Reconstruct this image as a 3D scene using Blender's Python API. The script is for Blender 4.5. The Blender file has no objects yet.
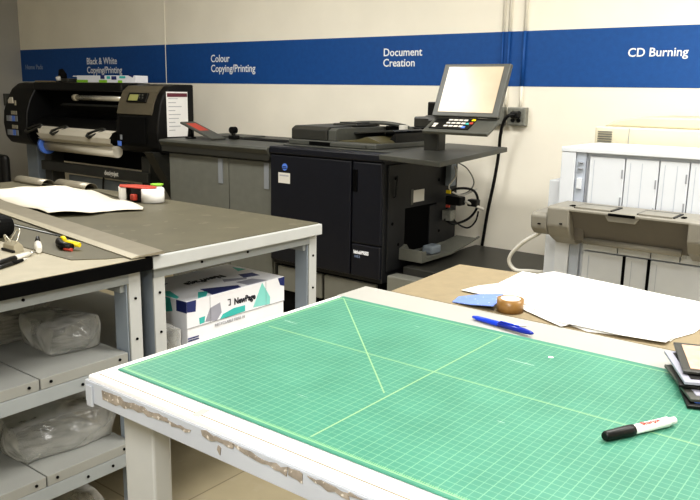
import bpy, bmesh, math, random
from mathutils import Vector, Matrix, noise
random.seed(7)
COL = bpy.context.scene.collection
PI = math.pi

# ---------------------------------------------------------------- materials
def lin(h):
    h = h.lstrip('#'); v = [int(h[i:i+2], 16)/255 for i in (0, 2, 4)]
    return tuple((c/12.92 if c <= .04045 else ((c+.055)/1.055)**2.4) for c in v)+(1,)

def mat(name, col, rough=.5, metal=0, var=.08, scale=12, bump=0, bscale=60, spec=.5, emit=0, speck=None, speck_t=.62, coat=0):
    m = bpy.data.materials.new(name); m.use_nodes = True
    nt = m.node_tree; N = nt.nodes; L = nt.links; N.clear()
    out = N.new('ShaderNodeOutputMaterial'); b = N.new('ShaderNodeBsdfPrincipled'); L.new(b.outputs[0], out.inputs[0])
    tc = N.new('ShaderNodeTexCoord')
    c = lin(col)
    n = N.new('ShaderNodeTexNoise'); n.inputs['Scale'].default_value = scale; n.inputs['Detail'].default_value = 5
    L.new(tc.outputs['Object'], n.inputs['Vector'])
    r = N.new('ShaderNodeValToRGB'); r.color_ramp.elements[0].position = .3; r.color_ramp.elements[1].position = .7
    r.color_ramp.elements[0].color = tuple(x*(1-var) for x in c[:3])+(1,)
    r.color_ramp.elements[1].color = tuple(min(1, x*(1+var)) for x in c[:3])+(1,)
    L.new(n.outputs['Fac'], r.inputs[0])
    src = r.outputs[0]
    if speck:
        n3 = N.new('ShaderNodeTexNoise'); n3.inputs['Scale'].default_value = scale*2.3; n3.inputs['Detail'].default_value = 8
        L.new(tc.outputs['Object'], n3.inputs['Vector'])
        rr = N.new('ShaderNodeValToRGB'); rr.color_ramp.elements[0].position = speck_t; rr.color_ramp.elements[1].position = speck_t+.03
        L.new(n3.outputs['Fac'], rr.inputs[0])
        mx = N.new('ShaderNodeMixRGB'); L.new(rr.outputs[0], mx.inputs[0]); L.new(src, mx.inputs[1]); mx.inputs[2].default_value = lin(speck)
        src = mx.outputs[0]
    L.new(src, b.inputs['Base Color'])
    b.inputs['Roughness'].default_value = rough; b.inputs['Metallic'].default_value = metal
    b.inputs['Specular IOR Level'].default_value = spec
    if coat: b.inputs['Coat Weight'].default_value = coat
    if emit:
        L.new(src, b.inputs['Emission Color']); b.inputs['Emission Strength'].default_value = emit
    if bump:
        n2 = N.new('ShaderNodeTexNoise'); n2.inputs['Scale'].default_value = bscale; n2.inputs['Detail'].default_value = 3
        L.new(tc.outputs['Object'], n2.inputs['Vector'])
        bp = N.new('ShaderNodeBump'); bp.inputs['Strength'].default_value = bump; bp.inputs['Distance'].default_value = .004
        L.new(n2.outputs['Fac'], bp.inputs['Height']); L.new(bp.outputs[0], b.inputs['Normal'])
    return m

def plastic_mat(name, tint, alpha=.3):
    m = bpy.data.materials.new(name); m.use_nodes = True
    nt = m.node_tree; N = nt.nodes; L = nt.links; N.clear()
    out = N.new('ShaderNodeOutputMaterial'); mx = N.new('ShaderNodeMixShader'); tr = N.new('ShaderNodeBsdfTransparent')
    tr.inputs[0].default_value = (.93, .94, .93, 1)
    b = N.new('ShaderNodeBsdfPrincipled'); b.inputs['Base Color'].default_value = lin(tint)
    b.inputs['Roughness'].default_value = .12; b.inputs['Specular IOR Level'].default_value = 1
    tc = N.new('ShaderNodeTexCoord'); n = N.new('ShaderNodeTexNoise'); n.inputs['Scale'].default_value = 13; n.inputs['Detail'].default_value = 1.5
    n.inputs['Distortion'].default_value = .4
    L.new(tc.outputs['Object'], n.inputs['Vector'])
    bp = N.new('ShaderNodeBump'); bp.inputs['Strength'].default_value = 1; bp.inputs['Distance'].default_value = .035
    L.new(n.outputs['Fac'], bp.inputs['Height']); L.new(bp.outputs[0], b.inputs['Normal'])
    lw = N.new('ShaderNodeLayerWeight'); lw.inputs[0].default_value = .35
    r = N.new('ShaderNodeMapRange'); r.inputs['To Min'].default_value = alpha; r.inputs['To Max'].default_value = .95
    L.new(lw.outputs['Facing'], r.inputs['Value']); L.new(r.outputs[0], mx.inputs[0])
    L.new(tr.outputs[0], mx.inputs[1]); L.new(b.outputs[0], mx.inputs[2]); L.new(mx.outputs[0], out.inputs[0])
    return m

def grid_mat():
    """green cutting mat: fine half-inch grid, stronger inch lines, yellow guide lines (object origin = near left corner)"""
    m = bpy.data.materials.new('cutting_mat_green'); m.use_nodes = True
    nt = m.node_tree; N = nt.nodes; L = nt.links; N.clear()
    out = N.new('ShaderNodeOutputMaterial'); b = N.new('ShaderNodeBsdfPrincipled'); L.new(b.outputs[0], out.inputs[0])
    b.inputs['Roughness'].default_value = .42; b.inputs['Specular IOR Level'].default_value = .35
    tc = N.new('ShaderNodeTexCoord'); s = N.new('ShaderNodeSeparateXYZ'); L.new(tc.outputs['Object'], s.inputs[0])
    def mth(op, a, b_=None, c=None):
        n = N.new('ShaderNodeMath'); n.operation = op
        for i, v in enumerate((a, b_, c)):
            if v is None: continue
            if isinstance(v, (int, float)): n.inputs[i].default_value = v
            else: L.new(v, n.inputs[i])
        return n.outputs[0]
    X, Y = s.outputs[0], s.outputs[1]
    ox, oy = .0065, .0065
    u = mth('SUBTRACT', X, ox); v = mth('SUBTRACT', Y, oy)
    def lines(c, sp, w):
        d = mth('PINGPONG', c, sp/2)          # distance to nearest multiple of sp
        return mth('LESS_THAN', d, w)
    def dline(c, at, w): return mth('LESS_THAN', mth('ABSOLUTE', mth('SUBTRACT', c, at)), w)
    half = mth('MAXIMUM', lines(u, .0127, .0006), lines(v, .0127, .0006))
    inch = mth('MAXIMUM', lines(u, .0254, .0009), lines(v, .0254, .0009))
    def rng(c, lo, hi): return mth('MULTIPLY', mth('GREATER_THAN', c, lo), mth('LESS_THAN', c, hi))
    inside = mth('MULTIPLY', rng(u, -.001, .888), rng(v, -.001, .588))
    yel = mth('MULTIPLY', dline(X, .413, .0013), rng(Y, .016, .59))
    yel = mth('MAXIMUM', yel, mth('MULTIPLY', dline(Y, .333, .0013), rng(X, .028, .89)))
    diag = mth('LESS_THAN', mth('ABSOLUTE', mth('SUBTRACT', mth('ADD', X, Y), .606)), .0017)
    yel = mth('MAXIMUM', yel, mth('MULTIPLY', diag, rng(X, .012, .402)))
    fr = mth('MAXIMUM', mth('MAXIMUM', dline(u, 0, .0016), dline(v, 0, .0016)), mth('MAXIMUM', dline(v, .5842, .0016), dline(u, .889, .0016)))
    # ruler ticks along the near edge and left edge
    tick = mth('MULTIPLY', lines(u, .0032, .0008), rng(Y, .0065, .012))
    tick2 = mth('MULTIPLY', lines(v, .0032, .0008), rng(X, .0065, .012))
    yel2 = mth('MAXIMUM', fr, mth('MAXIMUM', tick, tick2))
    n = N.new('ShaderNodeTexNoise'); n.inputs['Scale'].default_value = 9; n.inputs['Detail'].default_value = 6; L.new(tc.outputs['Object'], n.inputs['Vector'])
    r = N.new('ShaderNodeValToRGB'); r.color_ramp.elements[0].position = .3; r.color_ramp.elements[1].position = .72
    r.color_ramp.elements[0].color = lin('#3f7c68'); r.color_ramp.elements[1].color = lin('#4b8a75'); L.new(n.outputs['Fac'], r.inputs[0])
    def mix(f, a, bcol, k):
        x = N.new('ShaderNodeMixRGB'); L.new(mth('MULTIPLY', f, k), x.inputs[0]); L.new(a, x.inputs[1]); x.inputs[2].default_value = lin(bcol); return x.outputs[0]
    c = mix(mth('MULTIPLY', half, inside), r.outputs[0], '#8dbb9b', .34)
    c = mix(mth('MULTIPLY', inch, inside), c, '#8fbd98', .15)
    c = mix(mth('MULTIPLY', yel2, inside), c, '#9cc48a', .5)
    c = mix(yel, c, '#a0c08a', .65)
    # knife scuffs
    mp = N.new('ShaderNodeMapping'); mp.inputs['Rotation'].default_value = (0, 0, .4); mp.inputs['Scale'].default_value = (3, 60, 1)
    L.new(tc.outputs['Object'], mp.inputs[0])
    n2 = N.new('ShaderNodeTexNoise'); n2.inputs['Scale'].default_value = 2; n2.inputs['Detail'].default_value = 2; L.new(mp.outputs[0], n2.inputs['Vector'])
    c = mix(mth('GREATER_THAN', n2.outputs['Fac'], .735), c, '#dcefe0', .55)
    L.new(c, b.inputs['Base Color'])
    return m

def tile_mat():
    m = mat('floor_tile', '#a2987f', .45, var=.07, scale=5, speck='#a49a83', speck_t=.6)
    nt = m.node_tree; N = nt.nodes; L = nt.links
    b = [n for n in N if n.type == 'BSDF_PRINCIPLED'][0]
    src = b.inputs['Base Color'].links[0].from_socket
    tc = N.new('ShaderNodeTexCoord')
    br = N.new('ShaderNodeTexBrick'); br.offset = 0; br.inputs['Scale'].default_value = 1
    br.inputs['Brick Width'].default_value = .457; br.inputs['Row Height'].default_value = .457; br.inputs['Mortar Size'].default_value = .003
    br.inputs['Mortar'].default_value = lin('#7d745f')
    L.new(tc.outputs['Object'], br.inputs['Vector']); L.new(src, br.inputs['Color1']); L.new(src, br.inputs['Color2'])
    L.new(br.outputs['Color'], b.inputs['Base Color'])
    return m

M = dict(
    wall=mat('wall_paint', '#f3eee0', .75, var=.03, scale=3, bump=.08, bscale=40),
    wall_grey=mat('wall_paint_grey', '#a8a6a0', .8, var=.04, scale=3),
    band=mat('band_blue', '#145094', .6, var=.07, scale=30, bump=.15, bscale=90),
    letter=mat('letter_white', '#eef0f4', .5, var=.02),
    letter_dim=mat('letter_dim', '#8fa0c0', .5, var=.02),
    ceil=mat('ceiling_paint', '#e8e6e0', .8, var=.03),
    floor=tile_mat(),
    steel=mat('steel_grey', '#8f9496', .45, var=.05, scale=6),
    steel_blue=mat('steel_bluegrey', '#828b94', .5, var=.05, scale=6),
    steel_lt=mat('steel_light', '#aeb0af', .45, var=.04, scale=8),
    shelf=mat('shelf_grey', '#8d8e8a', .55, var=.06, scale=5, bump=.05),
    hole=mat('hole_black', '#060606', .9, var=.02, spec=.1),
    lam=mat('laminate_olive', '#575342', .5, var=.12, scale=7, speck='#666151', speck_t=.63),
    lam_edge=mat('laminate_edge', '#9f9884', .5, var=.06, scale=20),
    top_white=mat('white_top', '#dedddc', .45, var=.02, scale=10),
    top_shade_scrap=mat('shade_scrap_greige', '#a2a19b', .5, var=.03, scale=8),  # white top with rear shade put into the colour; also colours a tape scrap
    fascia=mat('fascia_white', '#adb2ba', .45, var=.04, scale=9),
    residue=mat('tape_residue', '#8a8278', .8, var=.3, scale=60, speck='#c4beb4', speck_t=.6),
    kraft=mat('kraft_board', '#86795f', .8, var=.06, scale=40),
    grid=grid_mat(),
    paper=mat('paper_white', '#f4f3f0', .7, var=.01),
    paper_cream=mat('paper_cream', '#cfc9ba', .7, var=.03, scale=4),
    black=mat('black_plastic', '#0e0e0e', .45, var=.1, spec=.35),
    black_m=mat('black_matte', '#080808', .8, var=.1, spec=.2),
    navyblack=mat('copier_navy', '#14161f', .42, var=.12, scale=60, bump=.05, bscale=400),
    cop_side=mat('copier_side', '#1d1e20', .55, var=.12, scale=20),
    dgrey=mat('dark_grey_plastic', '#33332f', .4, var=.08),
    mgrey=mat('grey_plastic', '#4c4d48', .45, var=.08),
    cabgrey=mat('cabinet_grey', '#6a6b64', .5, var=.06, scale=20),
    cabstrip=mat('cabinet_strip', '#84888c', .5, var=.04),
    base_grey=mat('base_grey', '#77776f', .5, var=.06),
    silver=mat('silver_bar', '#d9d5c8', .25, .7, var=.05),
    chrome=mat('chrome', '#c9c9c6', .2, .9, var=.03),
    rule=mat('rule_metal', '#857f70', .4, .3, var=.06, scale=20),
    rule_lt=mat('rule_lip', '#a39c89', .4, .1, var=.04),
    screen=None,
    blue=mat('blue_plastic', '#5c82d6', .35, var=.05),
    blue_pen=mat('pen_blue', '#1e46d2', .3, var=.05),
    blue_card=mat('card_blue', '#6d86c4', .5, var=.06, scale=60, speck='#dfe6f7', speck_t=.66),
    tape_brown=mat('tape_brown', '#8a6838', .35, var=.1),
    red=mat('red_plastic', '#b04434', .45, var=.06),
    yellow=mat('yellow_plastic', '#e6cc22', .4, var=.05),
    green=mat('green_print', '#8cc03a', .5, var=.05),
    teal=mat('teal_print', '#3fb3ad', .5, var=.04),
    teal_lt=mat('teal_light_print', '#86cfc8', .5, var=.04),
    navy=mat('navy_print', '#25306a', .5, var=.04),
    gprint=mat('grey_print', '#9a9ba8', .5, var=.04),
    carton=mat('carton_white', '#e4e5ea', .55, var=.02),
    carton_seam=mat('carton_seam', '#9d9da2', .6, var=.02),
    txt=mat('ink_dark', '#1c1f2c', .6, var=.02),
    txt_grey=mat('ink_grey', '#a6a6ac', .6, var=.02),
    sorter=mat('sorter_white', '#ccd0d5', .45, var=.02, scale=10),
    sorter2=mat('sorter_bluegrey', '#a9b0bb', .45, var=.03),
    sorter_dk=mat('sorter_slot', '#8d9096', .6, var=.05),
    cream=mat('cream_plastic', '#d8d1b9', .5, var=.02),
    cons=mat('console_greige', '#817e75', .5, var=.04),
    cons_dk=mat('console_taupe', '#5d5952', .55, var=.05),
    cable_w=mat('cable_white', '#d2cfc6', .5, var=.03),
    outlet=mat('outlet_steel', '#8e8f88', .4, .4, var=.15, scale=60),
    brownish=mat('tan_cloth', '#7a684a', .8, var=.2),
    pinkish=mat('print_pink', '#c9a690', .4, var=.2, scale=40),
)
M['screen'] = mat('screen_glow', '#b9aa92', .2, var=.2, scale=2.5, emit=.05)
M['bag'] = plastic_mat('clear_plastic_bag', '#dcdcd8', .12)
M['bag2'] = plastic_mat('cloudy_plastic_bag', '#cfcdc6', .22)

# ---------------------------------------------------------------- builders
def wloc(o):
    v = Vector((0, 0, 0))
    while o: v += Vector(o.location); o = o.parent
    return v

class B:
    def __init__(s): s.bm = bmesh.new()
    def _mi(s, verts, mi):
        vs = set(verts)
        for f in s.bm.faces:
            if f.material_index == 0 and mi and all(v in vs for v in f.verts): f.material_index = mi
    def box(s, x0, x1, y0, y1, z0, z1, bev=0, mi=0, rot=None, seg=2):
        t = bmesh.new(); bmesh.ops.create_cube(t, size=1)
        c = Vector(((x0+x1)/2, (y0+y1)/2, (z0+z1)/2))
        for v in t.verts: v.co = Vector((v.co.x*(x1-x0), v.co.y*(y1-y0), v.co.z*(z1-z0)))
        if bev: bmesh.ops.bevel(t, geom=list(t.edges), offset=bev, segments=seg, affect='EDGES', profile=.5)
        mt = Matrix.Translation(c)
        if rot is not None: mt = mt @ rot
        bmesh.ops.transform(t, matrix=mt, verts=t.verts)
        for f in t.faces: f.material_index = mi
        s.merge(t); return s
    def merge(s, t):
        me = bpy.data.meshes.new('tmp'); t.to_mesh(me); t.free(); s.bm.from_mesh(me); bpy.data.meshes.remove(me)
    def prism(s, pts, axis, a, b, bev=0, mi=0):
        """pts: 2D outline in the plane normal to axis; x->(y,z), y->(x,z), z->(x,y)"""
        t = bmesh.new()
        def P(p, k): return {'x': (k, p[0], p[1]), 'y': (p[0], k, p[1]), 'z': (p[0], p[1], k)}[axis]
        lo = [t.verts.new(P(p, a)) for p in pts]; hi = [t.verts.new(P(p, b)) for p in pts]
        t.faces.new(lo); t.faces.new(hi[::-1]); n = len(pts)
        for i in range(n): t.faces.new((lo[i], hi[i], hi[(i+1) % n], lo[(i+1) % n]))
        bmesh.ops.recalc_face_normals(t, faces=t.faces)
        if bev: bmesh.ops.bevel(t, geom=list(t.edges), offset=bev, segments=2, affect='EDGES', profile=.5)
        for f in t.faces: f.material_index = mi
        s.merge(t); return s
    def tube(s, pts, r, n=8, mi=0, smooth=True, cap=True):
        t = bmesh.new(); pts = [Vector(p) for p in pts]
        rs = r if isinstance(r, (list, tuple)) else [r]*len(pts)
        rings = []; ref = None
        for i, p in enumerate(pts):
            d = (pts[min(i+1, len(pts)-1)]-pts[max(i-1, 0)]).normalized()
            if ref is None:
                ref = d.orthogonal().normalized()
            ref = (ref-d*ref.dot(d)).normalized(); q = d.cross(ref)
            rings.append([t.verts.new(p+(ref*math.cos(2*PI*k/n)+q*math.sin(2*PI*k/n))*rs[i]) for k in range(n)])
        for a, b in zip(rings, rings[1:]):
            for k in range(n):
                f = t.faces.new((a[k], a[(k+1) % n], b[(k+1) % n], b[k])); f.smooth = smooth
        if cap: t.faces.new(rings[0][::-1]); t.faces.new(rings[-1])
        bmesh.ops.recalc_face_normals(t, faces=t.faces)
        for f in t.faces: f.material_index = mi
        s.merge(t); return s
    def curve(s, pts, r, n=8, mi=0, sub=6):
        P = [Vector(p) for p in pts]; out = []
        for i in range(len(P)-1):
            p0, p1, p2, p3 = P[max(i-1, 0)], P[i], P[i+1], P[min(i+2, len(P)-1)]
            for k in range(sub):
                u = k/sub
                out.append(.5*((2*p1)+(-p0+p2)*u+(2*p0-5*p1+4*p2-p3)*u*u+(-p0+3*p1-3*p2+p3)*u**3))
        out.append(P[-1]); return s.tube(out, r, n, mi)
    def disc(s, c, axis, r, h, n=16, mi=0):
        d = {'x': Vector((1, 0, 0)), 'y': Vector((0, 1, 0)), 'z': Vector((0, 0, 1))}[axis]
        return s.tube([Vector(c)-d*h/2, Vector(c)+d*h/2], r, n, mi, smooth=(n > 12))
    def ring(s, c, axis, ro, ri, h, n=28, mi=0):
        t = bmesh.new(); c = Vector(c)
        ax = {'x': (1, 2, 0), 'y': (0, 2, 1), 'z': (0, 1, 2)}[axis]
        def V(r, a, k):
            v = Vector((0, 0, 0)); v[ax[0]] = r*math.cos(a); v[ax[1]] = r*math.sin(a); v[ax[2]] = k; return t.verts.new(c+v)
        R = [[V(r, 2*PI*i/n, k) for i in range(n)] for r, k in ((ro, -h/2), (ro, h/2), (ri, h/2), (ri, -h/2))]
        for j in range(4):
            for i in range(n):
                f = t.faces.new((R[j][i], R[j][(i+1) % n], R[(j+1) % 4][(i+1) % n], R[(j+1) % 4][i])); f.smooth = j in (0, 2)
        bmesh.ops.recalc_face_normals(t, faces=t.faces)
        for f in t.faces: f.material_index = mi
        s.merge(t); return s
    def poly(s, pts, mi=0):
        vs = [s.bm.verts.new(p) for p in pts]; f = s.bm.faces.new(vs); f.material_index = mi; return s
    def build(s, name, mats, parent=None, origin=None, tilt=None):
        bm = s.bm
        if tilt:   # (pivot, Euler matrix)
            pv, R = tilt
            bmesh.ops.transform(bm, matrix=Matrix.Translation(pv) @ R @ Matrix.Translation(-Vector(pv)), verts=bm.verts)
        if origin is None:
            xs = [v.co for v in bm.verts]
            origin = Vector(((min(v.x for v in xs)+max(v.x for v in xs))/2, (min(v.y for v in xs)+max(v.y for v in xs))/2, min(v.z for v in xs)))
        origin = Vector(origin)
        bmesh.ops.translate(bm, verts=bm.verts, vec=-origin)
        me = bpy.data.meshes.new(name); bm.to_mesh(me); bm.free()
        for m in (mats if isinstance(mats, (list, tuple)) else [mats]): me.materials.append(m)
        o = bpy.data.objects.new(name, me); COL.objects.link(o)
        if parent: o.parent = parent; o.location = origin-wloc(parent)
        else: o.location = origin
        return o

def thing(name, label, cat, loc, group=None):
    o = bpy.data.objects.new(name, None); COL.objects.link(o); o.location = loc; o.empty_display_size = .05
    o['label'] = label; o['category'] = cat
    if group: o['group'] = group
    return o
def tag(o, label, cat, group=None, kind=None):
    o['label'] = label; o['category'] = cat
    if group: o['group'] = group
    if kind: o['kind'] = kind
    return o
def struct(o): o['kind'] = 'structure'; return o

def text(body, name, size, loc, face, m, parent=None, sx=1, flip=False, extrude=.0006, spacing=1, line=1.0, bold=0, roll=0):
    cu = bpy.data.curves.new(name, 'FONT'); cu.body = body; cu.size = size; cu.extrude = extrude
    cu.space_character = spacing; cu.space_line = line; cu.offset = bold; cu.resolution_u = 3
    t = bpy.data.objects.new('tmp_text', cu); COL.objects.link(t)
    dg = bpy.context.evaluated_depsgraph_get(); dg.update()
    me = bpy.data.meshes.new_from_object(t.evaluated_get(dg)); bpy.data.objects.remove(t)
    R = {'-y': Matrix.Rotation(PI/2, 4, 'X'), '+x': Matrix.Rotation(PI/2, 4, 'Z') @ Matrix.Rotation(PI/2, 4, 'X'),
         '+z': Matrix.Rotation(PI/2, 4, 'Z')}[face]
    if flip: R = R @ Matrix.Rotation(PI, 4, 'Z')
    if roll: R = R @ Matrix.Rotation(roll, 4, 'Z')
    me.transform(R @ Matrix.Diagonal((sx, 1, 1, 1)))
    me.materials.clear(); me.materials.append(m)
    for p in me.polygons: p.material_index = 0
    o = bpy.data.objects.new(name, me); COL.objects.link(o)
    if parent: o.parent = parent; o.location = Vector(loc)-wloc(parent)
    else: o.location = loc
    return o

def RX(a): return Matrix.Rotation(a, 4, 'X')
def RY(a): return Matrix.Rotation(a, 4, 'Y')
def RZ(a): return Matrix.Rotation(a, 4, 'Z')

# ================================================================ SETTING
WY = 4.15
struct(B().box(-9, 3, -2.2, WY+.1, -.1, 0).build('floor', M['floor'], origin=(0, 0, 0)))
struct(B().box(-7.6, 3.1, WY, WY+.1, 0, 2.9).build('wall_back', M['wall']))
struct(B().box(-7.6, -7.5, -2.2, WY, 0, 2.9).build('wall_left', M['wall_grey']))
struct(B().box(-7.6, 3.1, -2.3, WY+.1, 2.9, 3.0).build('ceiling', M['ceil']))
struct(B().box(3.0, 3.1, -2.2, WY, 0, 2.9).build('wall_right', M['wall']))
struct(B().box(-7.6, 3.1, -2.3, -2.2, 0, 2.9).build('wall_front', M['wall']))
b = B()
for x0, x1 in ((-7.5, -5.197), (-5.187, 3.0)):
    b.box(x0, x1, WY-.002, WY, 1.413, 1.725)
struct(b.build('trim_1', M['band']))
struct(B().box(-7.5, -4.2, WY-.012, WY, 0, .1, .003).build('baseboard_back', M['dgrey']))
# seam strip
struct(B().box(-5.195, -5.189, WY-.006, WY, 0, 2.9, .002).build('trim_2', M['wall']))

def lettering(body, x, z, size, label, m=M['letter'], sx=1, line=.95):
    o = text(body, 'wall_lettering', size, (x, WY-.004, z), '-y', m, sx=sx, line=line, bold=size*.014)
    tag(o, label, 'lettering'); return o
lettering('Home Pads', -7.42, 1.535, .064, 'faded small lettering reading Home Pads at the far left of the blue wall band', M['letter_dim'], sx=1.1)
lettering('Black & White\nCopying/Printing', -6.34, 1.575, .084, 'white lettering reading Black & White Copying/Printing on the blue wall band', sx=.95)
lettering('Colour\nCopying/Printing', -4.635, 1.578, .08, 'white lettering reading Colour Copying/Printing on the blue wall band', sx=.92)
lettering('Document\nCreation', -2.957, 1.599, .070, 'white lettering reading Document Creation on the blue wall band above the copier')
lettering('CD Burning', -1.362, 1.573, .063, 'white lettering reading CD Burning on the blue wall band at right')

# conduits
def conduit(x, r, z0, lab):
    e = thing('wall_conduit', lab, 'conduit', (x, WY-r-.002, z0))
    B().tube([(x, WY-r-.002, z0), (x, WY-r-.002, 1.413)], r, 8).tube([(x, WY-r-.002, 1.725), (x, WY-r-.002, 2.9)], r, 8).build('pipe', M['wall'], e)
    B().tube([(x, WY-r-.002, 1.413), (x, WY-r-.002, 1.725)], r, 8).build('painted_section', M['band'], e)
    b = B()
    b.box(x-r*1.9, x+r*1.9, WY-.004, WY-.001, 1.55, 1.57, 0); b.build('strap', M['band'], e)
conduit(-2.093, .007, 1.30, 'leftmost of three thin vertical conduits above the wall outlets')
conduit(-2.052, .009, 1.30, 'middle vertical conduit between two others above the wall outlets')
conduit(-1.954, .010, 1.29, 'rightmost vertical conduit running down into the outlet box with the plug')

def outlet(x0, x1, z0, z1, lab):
    e = thing('outlet_box', lab, 'outlet', ((x0+x1)/2, WY, z0))
    B().box(x0, x1, WY-.045, WY, z0, z1, .004).build('box', M['outlet'], e)
    b = B().box(x0+.006, x1-.006, WY-.048, WY-.045, z0+.006, z1-.006, .001)
    b.build('cover_plate', M['outlet'], e)
    b = B(); cx = (x0+x1)/2
    for dx in (-.026, .026):
        for dz in (-.022, .02):
            b.disc((cx+dx*.7, WY-.049, (z0+z1)/2+dz), 'y', .013, .003, 14)
    b.build('socket', M['black'], e)
    return e
outlet(-2.02, -1.905, 1.187, 1.293, 'square steel outlet box with a black plug in it')
outlet(-2.15, -2.045, 1.187, 1.293, 'square steel outlet box partly hidden behind the touch screen')
# power cord
e = thing('power_cord', 'thick black power cord plugged into the steel outlet and hanging down the wall', 'cord', (-2.0, 4.08, .4))
B().box(-1.985, -1.93, 4.065, 4.103, 1.232, 1.27, .008).build('plug', M['black'], e)
B().curve([(-1.955, 4.07, 1.25), (-1.985, 4.05, 1.245), (-2.012, 4.05, 1.207), (-2.033, 4.06, 1.13), (-2.048, 4.08, 1.012), (-2.066, 4.08, .861), (-2.097, 4.08, .675), (-2.128, 4.10, .5), (-2.15, 4.115, .36), (-2.16, 4.12, .03)], .010, 8).build('cord', M['black'], e)
# thermostat on left wall
e = thing('wall_switch', 'small grey switch box on the grey left wall', 'switch', (-7.49, 4.0, 1.18))
B().box(-7.5, -7.46, 3.93, 4.06, 1.17, 1.29, .006).build('box', M['mgrey'], e)
B().box(-7.46, -7.452, 3.965, 4.025, 1.2, 1.26, .003).build('toggle', M['black'], e)

# ================================================================ PLOTTER
PX0, PX1 = -6.24, -4.235
pl = thing('wide_format_printer', 'large black wide-format plotter with a paper roll, on a stand at left', 'printer', ((PX0+PX1)/2, 3.5, 0))
prof = [(3.62, .92), (3.42, .90), (3.34, .915), (3.30, .96), (3.29, 1.06), (3.30, 1.16), (3.325, 1.26), (3.36, 1.335), (3.41, 1.38), (3.47, 1.395), (3.62, 1.395)]
lp = [(3.62, .90), (3.40, .88), (3.31, .90), (3.27, .95), (3.255, 1.06), (3.265, 1.16), (3.30, 1.26), (3.35, 1.345), (3.41, 1.39), (3.47, 1.40), (3.62, 1.40)]
B().prism(lp, 'x', PX0, -5.88, .012).build('left_end_cap', M['black'], pl)
rm = B().prism(prof, 'x', -4.71, PX1, .010).build('right_housing', M['black'], pl)
b = B().box(-5.90, -4.71, 3.35, 3.62, 1.335, 1.40, .012)
b.build('top_cover', M['black'], pl)
B().box(-5.90, -4.71, 3.50, 3.6, .76, 1.34).build('back_panel', M['black_m'], pl)
B().prism([(3.30, 1.045), (3.30, 1.065), (3.40, 1.12), (3.52, 1.13), (3.52, .96), (3.36, .96)], 'x', -5.90, -4.71).build('output_platen', M['black'], pl)
B().tube([(-5.33, 3.38, 1.285), (-4.715, 3.38, 1.285)], .02, 14).build('carriage_bar', M['silver'], pl)
B().tube([(-5.36, 3.38, 1.285), (-5.32, 3.38, 1.285)], .026, 14).build('bar_end', M['rule_lt'], pl)
B().prism([(3.37, 1.225), (3.40, 1.24), (3.52, 1.17), (3.52, 1.15)], 'x', -5.55, -4.715).build('inner_cover', M['dgrey'], pl)
# control fascia on the right housing : taupe upper area
tp = B().prism([(3.296, 1.185), (3.302, 1.18), (3.331, 1.26), (3.366, 1.333), (3.412, 1.374), (3.405, 1.383), (3.355, 1.343), (3.318, 1.262)], 'x', -4.70, -4.30, .001)
tp.build('control_fascia', mat('taupe_plastic', '#5a5446', .4, var=.08), pl)
rot = RX(-.42)
cp = B().box(-4.60, -4.38, 3.322, 3.334, 1.265, 1.335, .003, rot=RX(-.45)).build('control_panel', M['black'], pl)
B().box(-4.575, -4.475, 3.316, 3.322, 1.277, 1.323, .001, rot=RX(-.45)).build('display', mat('lcd_olive', '#8f8f5a', .3, emit=.15), cp)
b = B()
for i in range(2):
    for j in range(3): b.disc((-4.455+i*.035, 3.318, 1.28+j*.019), 'y', .007, .006, 10)
b.build('button', M['mgrey'], cp)
B().box(-4.66, -4.36, 3.286, 3.292, .98, 1.165, .003).build('cartridge_door', M['black_m'], pl)
B().box(-4.68, -4.64, 3.278, 3.286, .955, .99, .002).build('lever', M['blue'], pl)
B().box(-4.655, -4.63, 3.283, 3.29, 1.0, 1.035, .001).build('sticker', [M['cabstrip']], pl)
# side paper & sheet
sp = B().box(PX1-.002, PX1+.004, 3.375, 3.56, 1.035, 1.345).build('pinned_notice', [M['paper']], pl)
B().box(PX1+.004, PX1+.006, 3.38, 3.555, 1.31, 1.335).build('notice_header', mat('notice_header', '#6d3440', .6), sp)
b = B()
for k in range(9):
    z = 1.295-k*.027; b.box(PX1+.004, PX1+.005, 3.39, 3.39+.05+.1*random.random(), z, z+.004)
b.build('notice_text', M['txt_grey'], sp)
# stickers on left cap (cartridge colour labels)
for zz, lab in ((1.08, 0), (.965, 1)):
    b = B()
    for k, mi in enumerate((0, 1, 2, 0)):
        b.box(-6.165+k*.045, -6.13+k*.045, 3.246, 3.252, zz, zz+.045, 0, mi)
    for k in range(2): b.box(-6.085+k*.05, -6.05+k*.05, 3.246, 3.252, zz+.055, zz+.085, 0, 3)
    b.build('cartridge_label', [M['cabstrip'], M['gprint'], M['blue'], M['rule_lt']], pl)
B().prism([(-6.15, 1.225), (-6.15, 1.25), (-6.12, 1.275), (-6.085, 1.275), (-6.075, 1.225)], 'y', 3.262, 3.272).build('sticker', M['paper_cream'], pl)
B().box(-6.055, -6.037, 3.262, 3.272, 1.21, 1.25).build('sticker', M['rule_lt'], pl)
# clips
for cx in (-5.79, -5.42, -4.93):
    b = B(); b.tube([(cx-.07, 3.25, 1.025), (cx+.05, 3.3, 1.068), (cx+.075, 3.3, 1.062), (cx+.06, 3.29, 1.045), (cx-.05, 3.24, 1.0), (cx-.075, 3.24, 1.008), (cx-.07, 3.25, 1.025)], .011, 8)
    b.build('paper_guide', M['dgrey'], pl)
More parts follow.
